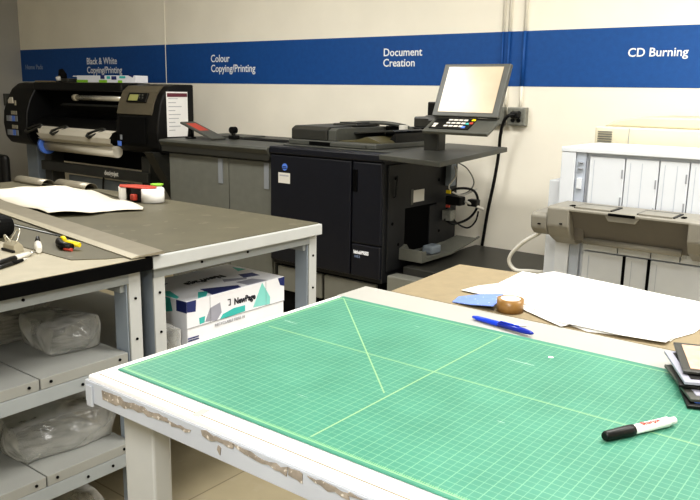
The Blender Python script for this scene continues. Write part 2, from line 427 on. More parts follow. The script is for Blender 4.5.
# paper sheet from platen down to roll
t = B(); rows = [(3.31, 1.058), (3.265, 1.035), (3.25, 1.0), (3.26, .965), (3.29, .94)]
for (a, bb) in zip(rows, rows[1:]):
    t.poly([(-5.72, a[0], a[1]), (-4.72, a[0], a[1]), (-4.74, bb[0], bb[1]), (-5.68, bb[0], bb[1])])
so = t.build('paper_web', M['paper_cream'], pl)
sm = so.modifiers.new('solid', 'SOLIDIFY'); sm.thickness = .003
B().tube([(-5.70, 3.335, .90), (-4.76, 3.335, .90)], .043, 20).build('paper_roll', M['paper_cream'], pl)
hb = B().tube([(-5.745, 3.335, .90), (-5.70, 3.335, .90)], .072, 24).build('roll_hub', M['blue'], pl)
B().tube([(-5.76, 3.335, .90), (-5.745, 3.335, .90)], .03, 16).build('hub_core', M['paper_cream'], hb)
# stand
for lx in (-5.80, -4.50):
    l = B().box(lx-.05, lx+.05, 3.38, 3.50, .05, .88, .006).box(lx-.06, lx+.06, 3.15, 3.75, .03, .09, .01)
    l.build('leg', M['dgrey'], pl)
    for fy in (3.2, 3.7): B().disc((lx, fy, .016), 'x', .016, .04, 16).build('caster', M['black'], pl)
cb = B().box(-5.87, -4.45, 3.36, 3.40, .69, .765, .004).build('crossbar', M['dgrey'], pl)
text('designjet', 'lettering', .05, (-4.98, 3.358, .715), '-y', M['cable_w'], cb, bold=.001)
B().box(-5.6, -4.55, 3.44, 3.46, .40, .66, .004).build('stand_panel', M['steel_blue'], pl)
b = B().prism([(3.26, .93), (3.62, .93), (3.62, .60), (3.5, .55)], 'x', -4.36, -4.26, .004); b.build('side_bracket', M['dgrey'], pl)
B().curve([(-5.05, 3.40, .69), (-5.08, 3.41, .62), (-5.1, 3.42, .54), (-5.13, 3.43, .44)], .007).build('hanging_cable', M['black'], pl)
B().box(-6.2, -6.03, 3.42, 3.58, .35, .9, .01).build('rear_support', M['steel_blue'], pl)
# items on the plotter
pk = thing('paper_roll_box', 'long white carton with teal and navy print lying on top of the plotter', 'carton', (-5.0, 3.5, 1.40))
b = B().box(-5.42, -4.67, 3.45, 3.56, 1.402, 1.455, .002)
for x0, x1, z0, z1, mi in ((-5.42, -5.27, 1.402, 1.422, 1), (-5.12, -5.02, 1.402, 1.422, 1), (-4.88, -4.83, 1.402, 1.42, 1), (-5.10, -5.05, 1.43, 1.458, 2), (-4.96, -4.9, 1.425, 1.45, 2), (-4.86, -4.79, 1.435, 1.45, 3), (-5.02, -4.98, 1.43, 1.45, 3)):
    b.box(x0, x1, 3.447, 3.449, z0, z1, 0, mi)
b.prism([(-4.76, 1.458), (-4.70, 1.44), (-4.69, 1.456)], 'y', 3.447, 3.449, 0, 2)
b.build('carton_body', [M['carton'], M['green'], M['navy'], M['teal']], pk)
B().prism([(-5.50, 1.447), (-5.41, 1.444), (-5.41, 1.454), (-5.48, 1.454)], 'y', 3.46, 3.55, 0).build('open_flap', M['carton'], pk)
c = B().box(-5.60, -5.50, 3.42, 3.52, 1.402, 1.432, .006); tag(c.build('staple_box', M['dgrey']), 'small dark grey box beside the white carton on the plotter', 'box')
e = thing('small_gadget', 'small black gadget with a white knob standing on the plotter', 'gadget', (-5.70, 3.5, 1.4))
B().disc((-5.70, 3.5, 1.407), 'z', .055, .012, 20).build('base', M['black'], e)
B().tube([(-5.7, 3.5, 1.41), (-5.7, 3.5, 1.46), (-5.72, 3.5, 1.50)], [.03, .035, .02], 12).build('body', M['black_m'], e)
B().tube([(-5.69, 3.46, 1.415), (-5.69, 3.45, 1.445)], .02, 12).build('knob', M['cable_w'], e)
tag(B().box(-5.98, -5.78, 3.42, 3.55, 1.402, 1.413, .002, rot=RZ(.1)).build('envelope', M['kraft']), 'thin tan envelope lying on the left of the plotter', 'envelope')

# ================================================================ FEEDER CABINET
fc = thing('paper_feeder_cabinet', 'grey two-door paper feeder cabinet attached to the left of the copier', 'cabinet', (-3.52, 3.45, 0))
B().box(-3.96, -3.035, 3.19, 3.78, .06, .97, .004).build('carcass', M['cabgrey'], fc)
for x0, x1, hx in ((-3.965, -3.405, -3.47), (-3.398, -3.04, -3.075)):
    d = B().box(x0, x1, 3.17, 3.19, .12, .955, .003).build('door', M['cabgrey'], fc)
    B().box(hx-.022, hx+.018, 3.165, 3.17, .795, .948, .001).build('handle_strip', M['cabstrip'], d)
B().box(-3.94, -3.05, 3.22, 3.75, 0, .06).build('plinth', M['black'], fc)
t = B().prism([(3.12, 1.03), (3.13, 1.042), (3.80, 1.055), (3.80, .962), (3.17, .962)], 'x', -4.01, -3.035, .004)
t.box(-3.60, -3.2, 3.45, 3.66, 1.0495, 1.0515, 0, 1)
t.box(-4.0, -3.62, 3.5, 3.72, 1.0500, 1.062, .003, 0)
t.build('top_cover', [M['mgrey'], M['black_m']], fc)
B().box(-4.005, -3.036, 3.140, 3.16, .965, 1.02, .002).build('front_lip', M['dgrey'], fc)
# tilted reader with red sheet
e = thing('card_reader', 'tilted grey stand with a red panel on top of the feeder cabinet', 'device', (-3.78, 3.3, 1.045))
Rt = RY(.30)
B().box(-3.94, -3.62, 3.24, 3.36, 1.094, 1.108, .004, rot=Rt).build('tilted_panel', M['mgrey'], e)
B().box(-3.90, -3.76, 3.26, 3.34, 1.121, 1.124, .001, rot=Rt).build('red_screen', M['red'], e)
B().tube([(-3.90, 3.30, 1.046), (-3.90, 3.30, 1.135)], [.022, .012], 10).build('support_post', M['black'], e)
B().disc((-3.9, 3.3, 1.051), 'z', .035, .01, 16).build('foot', M['black'], e)
e = thing('knobbed_gadget', 'small black knobbed gadget standing at the back of the feeder cabinet', 'gadget', (-3.62, 3.42, 1.05))
B().box(-3.65, -3.59, 3.40, 3.45, 1.050, 1.075, .006).build('base', M['black'], e)
B().tube([(-3.62, 3.42, 1.07), (-3.62, 3.42, 1.095)], .014, 10).build('neck', M['black'], e)
B().tube([(-3.62, 3.40, 1.108), (-3.62, 3.44, 1.108)], .022, 14).build('head', M['black_m'], e)

# ================================================================ COPIER
CX0, CX1, CY = -3.03, -2.235, 3.15
cp = thing('production_copier', 'tall navy-black production copier with a document feeder on top', 'copier', (-2.63, 3.5, 0))
B().box(CX0+.005, CX1, CY+.022, 3.93, .36, 1.02, .004).build('body', M['cop_side'], cp)
B().box(CX0+.03, CX1-.03, CY+.06, 3.88, .05, .36, .004).build('base', M['black_m'], cp)
for x0, x1 in ((-3.0, -2.66), (-2.64, -2.28)):
    B().box(x0, x1, CY+.03, CY+.055, .20, .345, .004).build('base_panel', M['base_grey'], cp)
B().box(CX0+.02, CX1+.02, CY+.02, 3.9, .02, .05, .003).build('floor_rail', M['base_grey'], cp)
for x in (-2.95, -2.3):
    for y in (3.25, 3.8): B().disc((x, y, .02), 'x', .02, .03, 16).build('caster', M['black'], cp)
d = B().box(CX0, -2.436, CY, CY+.02, .385, 1.005, .006).build('front_door', M['navyblack'], cp)
b = B().box(-2.965, -2.875, CY-.002, CY, .845, .905, 0).box(-2.955, -2.885, CY-.0025, CY-.002, .885, .893, 0, 1)
b.build('label_sticker', [M['cable_w'], M['txt_grey']], d)
lg = B().tube([(-2.915, CY-.003, .938), (-2.915, CY, .938)], .02, 20).build('round_logo', M['blue'], d)
B().box(-2.932, -2.898, CY-.0045, CY-.003, .929, .933).box(-2.929, -2.901, CY-.0045, CY-.003, .938, .942).build('logo_stripes', M['navyblack'], lg)
d2 = B().box(-2.426, CX1, CY, CY+.02, .568, 1.005, .006).build('side_door', M['navyblack'], cp)
B().box(-2.422, -2.392, CY-.002, CY, .845, .962, .003).build('handle_recess', M['hole'], d2)
d3 = B().box(-2.426, CX1, CY, CY+.02, .385, .562, .006).build('lower_panel', M['navyblack'], cp)
text('bizhubPRESS', 'lettering', .026, (-2.409, CY-.0015, .510), '-y', M['letter'], d3, sx=.75, bold=.0012)
text('1052', 'lettering', .02, (-2.405, CY-.0015, .488), '-y', M['letter_dim'], d3)
b = B().box(CX0-.004, CX1+.006, CY-.008, 3.93, 1.010, 1.052, .008)
b.build('top_deck', M['navyblack'], cp)
B().box(CX0+.01, CX1-.01, CY+.1, 3.92, 1.052, 1.058, .002).build('glass_frame', M['mgrey'], cp)
# side details
X = CX1
B().box(X, X+.012, 3.20, 3.91, .42, .995, .003).build('side_panel', M['cop_side'], cp)
B().box(X+.012, X+.014, 3.435, 3.545, .775, .842).build('side_label', [M['cable_w']], cp)
B().box(X+.012, X+.0135, 3.41, 3.435, .765, .85).build('label_edge_plate', M['mgrey'], cp)  # narrow grey plate beside the side label
B().box(X+.012, X+.0135, 3.36, 3.68, .50, .75, .0005).build('output_recess', M['hole'], cp)
B().box(X+.0135, X+.02, 3.60, 3.68, .50, .74, .001).build('recess_column', M['cop_side'], cp)
b = B()
for y, z in ((3.26, .92), (3.24, .68), (3.70, .88), (3.80, .70), (3.30, .56), (3.86, .95), (3.72, .58)):
    b.disc((X+.013, y, z), 'x', .008, .004, 12)
b.build('side_screw', M['hole'], cp)
b = B().tube([(X+.013, 3.27, .93), (X+.022, 3.26, .92), (X+.022, 3.25, .83), (X+.013, 3.245, .82)], .004, 6)
b.build('side_pull', M['black'], cp)
# ADF
ad = B().box(-3.025, -2.385, 3.30, 3.88, 1.058, 1.088, .006).build('feeder_base', M['mgrey'], cp)
B().prism([(3.32, 1.088), (3.32, 1.148), (3.35, 1.166), (3.84, 1.170), (3.86, 1.088)], 'x', -3.02, -2.75, .006).build('feeder_cover', M['dgrey'], cp)
B().prism([(3.33, 1.088), (3.33, 1.148), (3.36, 1.160), (3.84, 1.160), (3.86, 1.088)], 'x', -2.747, -2.69, .004).build('feeder_side', M['mgrey'], cp)
B().box(-2.70, -2.45, 3.29, 3.299, 1.062, 1.08, .001).box(-2.86, -2.70, 3.296, 3.2995, 1.062, 1.082, 0, 1).build('front_grip', [M['mgrey'], M['hole']], cp)
B().prism([(-2.69, 1.125), (-2.69, 1.134), (-2.42, 1.158), (-2.40, 1.150)], 'y', 3.50, 3.80, .001).build('document_tray', M['dgrey'], cp)
B().prism([(-2.69, 1.088), (-2.69, 1.092), (-2.58, 1.098), (-2.49, 1.122), (-2.41, 1.098), (-2.40, 1.088)], 'y', 3.36, 3.62, .001).build('exit_tray', mat('olive_tray', '#57523a', .4), cp)
B().prism([(-2.45, 1.088), (-2.41, 1.135), (-2.395, 1.14), (-2.395, 1.088)], 'y', 3.5, 3.86, .001).build('paper_stop', M['black'], cp)
B().box(-2.69, -2.40, 3.82, 3.86, 1.088, 1.165, .003).build('back_wall', M['black'], cp)
b = B().curve([(-2.86, 3.62, 1.165), (-2.8, 3.7, 1.18), (-2.68, 3.78, 1.182), (-2.55, 3.8, 1.17), (-2.47, 3.78, 1.15)], .012, 8)
b.build('hinge_rib', M['mgrey'], cp)
b = B().box(-2.90, -2.72, 3.56, 3.78, 1.163, 1.178, .005).box(-2.88, -2.74, 3.60, 3.72, 1.178, 1.186, .002); b.build('roller_cover', M['dgrey'], cp)
B().box(-2.54, -2.50, 3.74, 3.78, 1.14, 1.175, .004).build('hinge_label', M['cable_w'], cp)
# side work shelf
b = B().prism([(-2.235, 3.12), (-1.82, 3.03), (-1.82, 3.10), (-1.845, 3.78), (-2.235, 3.80)], 'z', 1.025, 1.050, .003)
ws = b.build('side_work_shelf', M['mgrey'], cp, tilt=((-1.84, 3.05, 1.04), RX(.045)))
# output tray (side)
tr = B().prism([(3.31, .535), (3.31, .475), (3.62, .475), (3.93, .50), (3.95, .512), (3.62, .505), (3.40, .51), (3.36, .555)], 'x', X+.012, X+.03, .002)
tr.prism([(3.31, .475), (3.31, .535), (3.35, .535), (3.36, .50), (3.64, .494), (3.95, .535), (3.95, .525), (3.62, .475)], 'x', X+.15, X+.162, .002)
tr.box(X+.012, X+.16, 3.31, 3.325, .475, .54, .002)
tr.prism([(3.32, .475), (3.32, .485), (3.62, .488), (3.93, .525), (3.93, .518), (3.62, .478)], 'x', X+.012, X+.155)
ot = tr.build('output_tray', M['cabgrey'], cp)
B().box(X+.05, X+.12, 3.48, 3.58, .487, .535, .012).build('paper_weight', M['steel_blue'], ot)
# control console: touch screen on an arm
b = B().box(-2.16, -2.07, 3.42, 3.50, 1.05, 1.25, .008).box(-2.15, -1.84, 3.30, 3.44, 1.19, 1.245, .008).box(-1.93, -1.80, 3.08, 3.32, 1.19, 1.245, .008)
b.build('screen_arm', M['dgrey'], cp)
b = B().box(-2.15, -2.06, 3.43, 3.49, 1.24, 1.32, .006); b.build('arm_back', M['black'], cp)
sc = B().prism([(3.045, 1.262), (3.07, 1.256), (3.175, 1.494), (3.15, 1.50)], 'x', -1.885, -1.545, .004).build('screen_bezel', M['mgrey'], cp)
# lit display surface: thin quad lying on the bezel plane
def onb(x, u, off=.002):   # u 0..1 up the bezel
    y = 3.045+(3.15-3.045)*u; z = 1.262+(1.5-1.262)*u
    return (x, y-off, z+off*.3)
b = B(); b.poly([onb(-1.856, .08), (onb(-1.574, .08)), onb(-1.574, .94), onb(-1.856, .94)]); b.build('display', M['screen'], sc)
kb = B().prism([(2.955, 1.195), (2.965, 1.180), (3.075, 1.235), (3.075, 1.258)], 'x', -1.88, -1.545, .005).build('keypad_base', M['mgrey'], cp)
KA = math.atan2(.063, .12); Rk = RX(KA)
def onk(y): return 1.195+(y-2.955)*math.tan(KA)
k0 = B().box(-1.855, -1.65, 2.97, 3.055, onk(3.0125)-.002, onk(3.0125)+.005, .002, rot=Rk).build('keypad', M['black'], kb)
for i in range(4):
    for j in range(3):
        y = 2.985+j*.024
        B().box(-1.785+i*.026, -1.765+i*.026, y, y+.013, onk(y+.006)+.004, onk(y+.006)+.008, .001, rot=Rk).build('key', M['cable_w'], k0)
for x, y, w_, m_ in ((-1.845, 2.995, .022, 'cable_w'), (-1.842, 2.978, .018, 'cable_w'), (-1.69, 2.978, .018, 'blue'), (-1.682, 3.005, .016, 'teal'), (-1.668, 3.035, .018, 'yellow'), (-1.668, 3.01, .018, 'red')):
    B().box(x, x+w_, y, y+.015, onk(y+.007)+.004, onk(y+.007)+.009, .002, rot=Rk).build('key', M[m_], k0)

# cables behind copier side
cx = -2.19
e = thing('cable_bundle', 'tangle of black and white cables with plugs hanging from the right side of the copier', 'cables', (-2.21, 3.8, .7))
for pts, r, m in (([(cx-.02, 3.80, .97), (cx+.01, 3.80, .95), (cx+.03, 3.78, .90), (cx-.0, 3.76, .83), (cx+.06, 3.80, .79), (cx+.14, 3.84, .83)], .005, 'cable_w'),
        ([(cx-.01, 3.83, .98), (cx+.05, 3.87, .94), (cx+.09, 3.89, .86), (cx+.06, 3.87, .80), (cx+.0, 3.82, .78)], .004, 'base_grey'),
        ([(cx-.0, 3.74, .80), (cx+.05, 3.78, .83), (cx+.13, 3.82, .82), (cx+.15, 3.84, .74), (cx+.11, 3.82, .66), (cx+.03, 3.78, .62), (cx-.01, 3.74, .65)], .007, 'black'),
        ([(cx-.0, 3.76, .70), (cx+.04, 3.79, .63), (cx+.1, 3.82, .60), (cx+.14, 3.84, .64), (cx+.15, 3.85, .70)], .005, 'black')):
    B().curve(pts, r, 6).build('cable', M[m], e)
B().box(-2.218, -2.18, 3.76, 3.82, .84, .995, .004).build('bracket', M['steel_blue'], e)
B().box(-2.218, -2.16, 3.74, 3.80, .64, .70, .003).build('steel_box', M['outlet'], e)
B().box(-2.20, -2.10, 3.74, 3.80, .735, .785, .006).build('adapter', M['black'], e)
B().box(-2.09, -2.03, 3.80, 3.85, .73, .77, .006).build('plug', M['black'], e)
B().box(-2.195, -2.165, 3.735, 3.745, .80, .82, .002).build('yellow_plug', M['yellow'], e)
B().box(-2.19, -2.165, 3.73, 3.742, .72, .735, .002).build('red_plug', M['red'], e)
B().tube([(-2.10, 3.79, .76), (-2.0, 3.84, .715)], .009, 8).build('cream_plug', M['cable_w'], e)

# low finisher table next to copier
lf = thing('low_stacker_unit', 'low dark grey stacker unit standing between the copier and the white sorter', 'cabinet', (-1.85, 3.65, 0))
B().box(-2.16, -1.30, 3.26, 4.06, .395, .455, .006).build('top_slab', M['dgrey'], lf)
B().box(-2.13, -1.34, 3.30, 4.04, .05, .395, .004).build('body', M['black_m'], lf)
b = B().box(-2.20, -1.95, 3.17, 3.26, .06, .415, .006).box(-2.02, -1.995, 3.165, 3.17, .36, .385, 0, 1).box(-1.985, -1.965, 3.165, 3.17, .36, .385, 0, 1)
b.build('front_module', [M['base_grey'], M['hole']], lf)
for x in (-2.1, -1.4):
    for y in (3.36, 4.0): B().disc((x, y, .025), 'x', .025, .03, 14).build('caster', M['black'], lf)

# ================================================================ SORTER (white)
SX0, SY = -1.215, 3.0
st = thing('paper_sorter', 'large white paper sorter tower with vertical bin panels at right', 'sorter', (-.8, 3.2, 0))
SX1 = -.33
B().box(SX0, SX1, SY+.02, 3.42, .04, 1.15, .004).build('carcass', M['sorter'], st)
B().box(SX0-.002, SX1+.002, SY-.01, 3.42, 1.138, 1.158, .003).build('top_rim', M['sorter'], st)
B().box(SX0, -1.155, SY-.008, SY+.02, .04, 1.137, .002).build('corner_post', M['sorter'], st)
b = B().box(-1.153, -1.112, SY-.002, SY+.018, .04, 1.137, .002)
b.build('latch_channel', M['sorter2'], st)
B().box(-1.108, -1.103, SY-.003, SY+.0, .9, 1.12, 0).build('channel_line', M['sorter_dk'], st)  # thin darker line between the latch channel and the first bin
for z0, z1 in ((.99, 1.035), (.925, .94), (1.07, 1.076), (1.095, 1.1)):
    B().box(-1.143, -1.122, SY-.012, SY-.002, z0, z1, .002).build('latch', M['sorter'] if z1-z0 > .03 else M['sorter_dk'], st)
B().box(SX0-.07, SX0, SY+.05, 3.42, .04, 1.01, .004).build('side_step', M['sorter'], st)
xs = [-1.10, -.955, -.825, -.715, -.56, -.335]
for i, (x0, x1) in enumerate(zip(xs, xs[1:])):
    b = B().box(x0+.002, x1-.002, SY, SY+.02, .74, 1.125, .003)
    if i < 4:
        n = 3 if i % 2 == 0 else 4
        for k in range(3):
            z = 1.08-k*.11-(i % 2)*.03
            b.box(x1-.012, x1-.006, SY-.002, SY, z-.035, z, 0, 1)
        b.box(x0+.02, x0+.022, SY-.001, SY, .76, 1.11, 0, 2); 
        if i in (1, 2): b.box(x0+.065, x0+.067, SY-.001, SY, .76, 1.11, 0, 2)
    b.build('upper_bin_panel', [M['sorter'], M['sorter_dk'], M['sorter2']], st)
xs = [-1.10, -.925, -.828, -.60, -.335]
for i, (x0, x1) in enumerate(zip(xs, xs[1:])):
    b = B().box(x0+.004, x1-.004, SY, SY+.02, .06, .735, .003)
    b.disc(((x0+x1)/2+.05*(i % 2), SY-.001, .60), 'y', .007, .003, 14, 1)
    b.box(x0+.03, x0+.032, SY-.001, SY, .1, .72, 0, 2)
    b.build('lower_door', [M['sorter'], M['sorter_dk'], M['sorter2']], st)
for x in (-.925, -.828):
    B().box(x-.005, x+.006, SY-.003, SY+.01, .06, .735).build('gap_strip', [M['hole']], st)
# greige console hanging on the front
cs = thing('finisher_tray_console', 'greige plastic output console projecting from the front of the white sorter', 'console', (-.95, 2.9, .75))
ZT = .938
B().prism([(2.985, ZT), (2.80, ZT), (2.79, ZT-.005), (2.79, ZT-.014), (2.985, ZT-.014)], 'x', -1.10, -.640, .002).build('top_shell', M['cons'], cs)
B().prism([(2.80, ZT-.014), (2.985, ZT-.014), (2.985, .795), (2.885, .795)], 'x', -1.09, -.64, .001).build('underside_panel', M['cons_dk'], cs)
B().tube([(-1.05, 2.872, .803), (-.68, 2.872, .803)], .013, 10).build('bottom_rail', M['cons'], cs)
side = [(2.985, ZT+.001), (2.80, ZT+.001), (2.788, ZT-.006), (2.79, .86), (2.82, .815), (2.90, .775), (2.985, .775)]
B().prism(side, 'x', -1.175, -1.085, .006).build('left_housing', M['cons'], cs)
B().prism([(2.985, ZT), (2.83, ZT-.02), (2.86, .80), (2.985, .78)], 'x', -1.09, -1.045, .006).build('housing_flank', M['cons_dk'], cs)
B().prism(side, 'x', -.650, -.55, .006).build('right_housing', M['cons'], cs)
B().prism([(2.985, .912), (2.81, .906), (2.79, .896), (2.795, .842), (2.83, .815), (2.985, .80)], 'x', -1.245, -1.175, .008).build('lower_step', M['cons'], cs)
for x0, x1 in ((-1.075, -.925), (-.835, -.70)):
    B().box(x0, x1, 2.805, 2.925, ZT-.002, ZT+.004, .001).build('slot_frame', M['black'], cs)
    B().box(x0+.008, x1-.008, 2.798, 2.895, ZT-.001, ZT+.006, .001).build('slot_cover', M['cons'], cs)
for x in (-1.095, -.68): B().box(x-.008, x+.008, 2.83, 2.86, ZT-.002, ZT+.004, .002).build('latch', M['hole'], cs)
B().box(-.935, -.835, 2.787, 2.80, ZT-.014, ZT-.004, .002).build('finger_recess', M['hole'], cs)
B().prism([(-.95, ZT-.014), (-.82, ZT-.014), (-.835, ZT-.036), (-.935, ZT-.036)], 'y', 2.795, 2.83, .001).build('recess_lip', M['cons'], cs)
for x, z in ((-1.12, .87), (-1.21, .86)):
    B().box(x, x+.010, 2.783, 2.794, z, z+.004).build('screw_slot', M['hole'], cs)
# cable from console down to the stacker
B().curve([(-1.235, 2.965, .83), (-1.30, 2.98, .80), (-1.34, 3.12, .765), (-1.42, 3.14, .71), (-1.48, 3.15, .65), (-1.50, 3.16, .60), (-1.47, 3.17, .562), (-1.40, 3.17, .568), (-1.34, 3.14, .578), (-1.31, 3.12, .588)], .0095, 8).build('cable', M['cable_w'], cs)

# cream machine behind
cm = thing('office_printer', 'cream office printer standing behind the white sorter', 'printer', (-.9, 3.8, 0))
B().box(-1.27, -.3, 3.50, 4.10, .03, 1.13, .02).build('body', M['cream'], cm)
top = [(3.52, 1.222), (3.56, 1.26), (3.68, 1.275), (3.98, 1.27), (4.08, 1.24), (4.08, 1.13), (3.52, 1.13)]
B().box(-1.262, -.3, 3.48, 4.08, 1.13, 1.228, .008).build('upper_housing', M['cream'], cm)
b = B().prism([(-1.235, 1.228), (-1.19, 1.254), (-1.08, 1.275), (-.3, 1.282), (-.3, 1.228)], 'y', 3.52, 4.05, .008); b.build('lid', mat('cream_lid', '#cbc4ab', .5, var=.02), cm)
b = B()
for k in range(6): b.box(-1.245, -1.18, 3.475, 3.481, 1.147+k*.011, 1.152+k*.011, 0)
b.build('vent_slots', M['base_grey'], cm)
B().box(-1.105, -1.103, 3.478, 3.48, 1.13, 1.225).build('panel_seam', M['sorter_dk'], cm)

# ================================================================ WORK TABLES
def bolt_holes(b, lst, mi):
    for (x, y, z, ax) in lst: b.disc((x, y, z), ax, .004, .004, 8, mi)

def left_bench(name, label, x0, x1, y0, y1, shelves, divs, black_edge):
    e = thing(name, label, 'workbench', ((x0+x1)/2, (y0+y1)/2, 0))
    if black_edge:
        B().box(x0, x1+.005, y0, y1+.022, .862, .897, .003).build('worktop_core', M['hole'], e)
        B().box(x0, x1+.002, y0+.002, y1-.002, .897, .9, .001).build('worktop', M['lam_edge'], e)
    else:
        B().box(x0, x1, y0, y1, .858, .897, .003).build('worktop_fascia', M['steel_lt'], e)
        B().box(x0+.012, x1-.012, y0+.006, y1-.006, .8965, .9, .001).build('worktop', M['lam'], e)
    # frame rail
    b = B().box(x1-.04, x1-.025, y0+.02, y1-.04, .826, .862, .001); bolt_holes(b, [(x1-.024, y0+.2, .845, 'x'), (x1-.024, y1-.35, .845, 'x')], 1)
    b.box(x1-.047, x1-.04, y0+.02, y1-.04, .858, .862)
    b.build('end_rail', [M['steel'], M['hole']], e)
    B().box(x0+.04, x1-.04, y1-.06, y1-.045, .80, .86, .001).build('back_rail', M['steel'], e)
    for lx, s in ((x1-.03, 1), (x0+.06, -1)):
        for ly, t in ((y1-.085, 1), (y0+.02, -1)):
            # angle-iron leg: one flange facing out (x), one facing along y, set back
            a = ly+.05 if t > 0 else ly
            b = B().box(lx-.003*s if s > 0 else lx-.003, lx+.003, a-.0 if t < 0 else ly+.045, a+.04 if t < 0 else ly+.085, .0, .86, .001)
            b.box(lx-.06, lx-.003, (ly+.039) if t > 0 else ly, (ly+.045) if t > 0 else ly+.006, 0, .86, .001, 1)
            bolt_holes(b, [(lx+.004, (ly+.065) if t > 0 else ly+.02, z, 'x') for z in (.78, .66, .42, .20)], 2)
            b.build('leg', [M['steel_lt'], M['steel_blue'], M['hole']], e)
    for k, zt in enumerate(shelves):
        yd = [y0+.03]+divs+[y1-.05]
        for a, c in zip(yd, yd[1:]):
            b = B().box(x0+.05, x1-.028, a+.002, c-.002, zt-.03, zt, .0015)
            bolt_holes(b, [(x1-.027, a+.03, zt-.014, 'x'), (x1-.027, c-.03, zt-.014, 'x')], 1)
            b.build('shelf_board', [M['shelf'], M['hole']], e)
        b = B().box(x1-.045, x1-.0275, y0+.03, y1-.045, zt-.07, zt-.031, .001)
        bolt_holes(b, [(x1-.0265, yy, zt-.05, 'x') for yy in (y0+.12, (y0+y1)/2-.03, y1-.2, y1-.12)], 1)
        b.build('shelf_beam', [M['steel'], M['hole']], e)
        B().box(x0+.05, x1-.05, y1-.062, y1-.047, zt-.07, zt-.031, .001).build('shelf_back_beam', M['steel'], e)
    return e
LX0, LX1 = -3.60, -1.70
left_bench('steel_workbench', 'grey steel workbench with dark laminate top holding paper, tape and a printed carton', LX0, LX1, 1.29, 2.035, [.42], [], False)
left_bench('steel_workbench', 'grey steel workbench with thick black top edge and two shelves at lower left', LX0, LX1, .32, 1.265, [.627, .355], [.945], True)

# --- big table with cutting mat
bt = thing('cutting_table', 'large white-topped work table with a green cutting mat on it', 'table', (-.3, 1.04, 0))
TX0, TX1, TY0, TY1, TZ = -1.050, .35, .658, 1.424, .898
b = B().box(TX0, TX1, TY0, TY1, .860, TZ, .003)
b.build('tabletop', [M['top_white']], bt)
B().box(TX0+.001, TX1-.001, 1.311, TY1-.001, TZ-.001, TZ+.0008).build('rear_shade_strip', M['top_shade_scrap'], bt)  # same white top, its dimmer rear lighting painted as a greyer strip
b = B().box(TX0-.0, TX1, TY0-.004, TY0, .853, .890, .001).box(TX0-.004, TX0, TY0-.004, TY1, .853, .890, .001)
b.box(TX0+.004, TX0+.02, TY0-.008, TY0-.004, .848, .884, .001)
b.build('edge_fascia', M['fascia'], bt)
# tape residue scraps along the near edge
random.seed(11)
b = B()
def scrap(x0, x1, zt, zb, n):
    b = B(); up = []; dn = []
    for i in range(n+1):
        x = x0+(x1-x0)*i/n
        up.append((x+random.uniform(-.002, .002), zt[0]+(zt[1]-zt[0])*i/n+random.uniform(-.0035, .002)))
        dn.append((x+random.uniform(-.002, .002), zb[0]+(zb[1]-zb[0])*i/n+random.uniform(-.003, .004)))
    for i in range(n):
        q = [up[i], up[i+1], dn[i+1], dn[i]]
        b.prism(q, 'y', TY0-.0055, TY0-.0042)
    b.build('tape_residue', M['residue'], bt)
scrap(-1.005, -.84, (.884, .884), (.868, .878), 14)
scrap(-.84, -.79, (.883, .880), (.877, .874), 5)
scrap(-.765, -.70, (.889, .887), (.879, .882), 6)
scrap(-.732, -.727, (.874, .874), (.865, .864), 1)
scrap(-.70, -.60, (.886, .886), (.884, .872), 9)
scrap(-.598, -.575, (.887, .888), (.873, .872), 5)
scrap(-.565, -.50, (.887, .889), (.882, .876), 6)
scrap(-.50, -.30, (.888, .888), (.882, .88), 14)
B().box(TX0+.01, TX1-.01, .6705, .6722, TZ, TZ+.0006).build('edge_line', M['kraft'], bt)
B().box(-.80, -.787, .664, .690, TZ, TZ+.0008, rot=RZ(.2)).build('tape_scrap', M['top_shade_scrap'], bt)
# legs
for lx in (-1.008, TX1-.12):
    for ly, back in ((.692, 0), (1.33, 1)):
        b = B().box(lx, lx+.078, ly, ly+.036, .0, .853, .004)
        b.build('leg', M['steel_lt'] if not back else M['steel'], bt)
B().box(-.93, TX1-.12, .70, .72, .82, .855, .002).build('front_apron', M['steel'], bt)
B().box(-1.0, -.97, .728, 1.33, .80, .855, .002).build('side_apron', M['steel'], bt)
B().box(-.93, TX1-.12, 1.34, 1.36, .80, .855, .002).build('rear_apron', M['steel'], bt)

cmn = B().box(-1.028, -.114, .700, 1.308, TZ+.0005, TZ+.0035, .0008, seg=1)
tag(cmn.build('cutting_mat', M['grid'], origin=(-1.028, .700, TZ)), 'big green gridded self-healing cutting mat on the white table', 'cutting mat')

# --- second table with kraft board
kt = thing('side_table', 'narrow table behind the cutting table, covered by brown kraft board', 'table', (-.3, 1.63, 0))
B().box(-.97, .35, 1.432, 1.80, .862, .888, .002).build('tabletop', M['steel'], kt)
for x in (-.96, .29):
    for y in (1.445, 1.745): B().box(x, x+.045, y, y+.045, 0, .862, .003).build('leg', M['steel'], kt)
tag(B().prism([(-.978, 1.428), (.35, 1.428), (.35, 1.84), (-.70, 1.826), (-1.0, 1.792)], 'z', .8885, .8985, .001).build('kraft_board', M['kraft']), 'flat brown kraft board lying behind the white table edge', 'board')

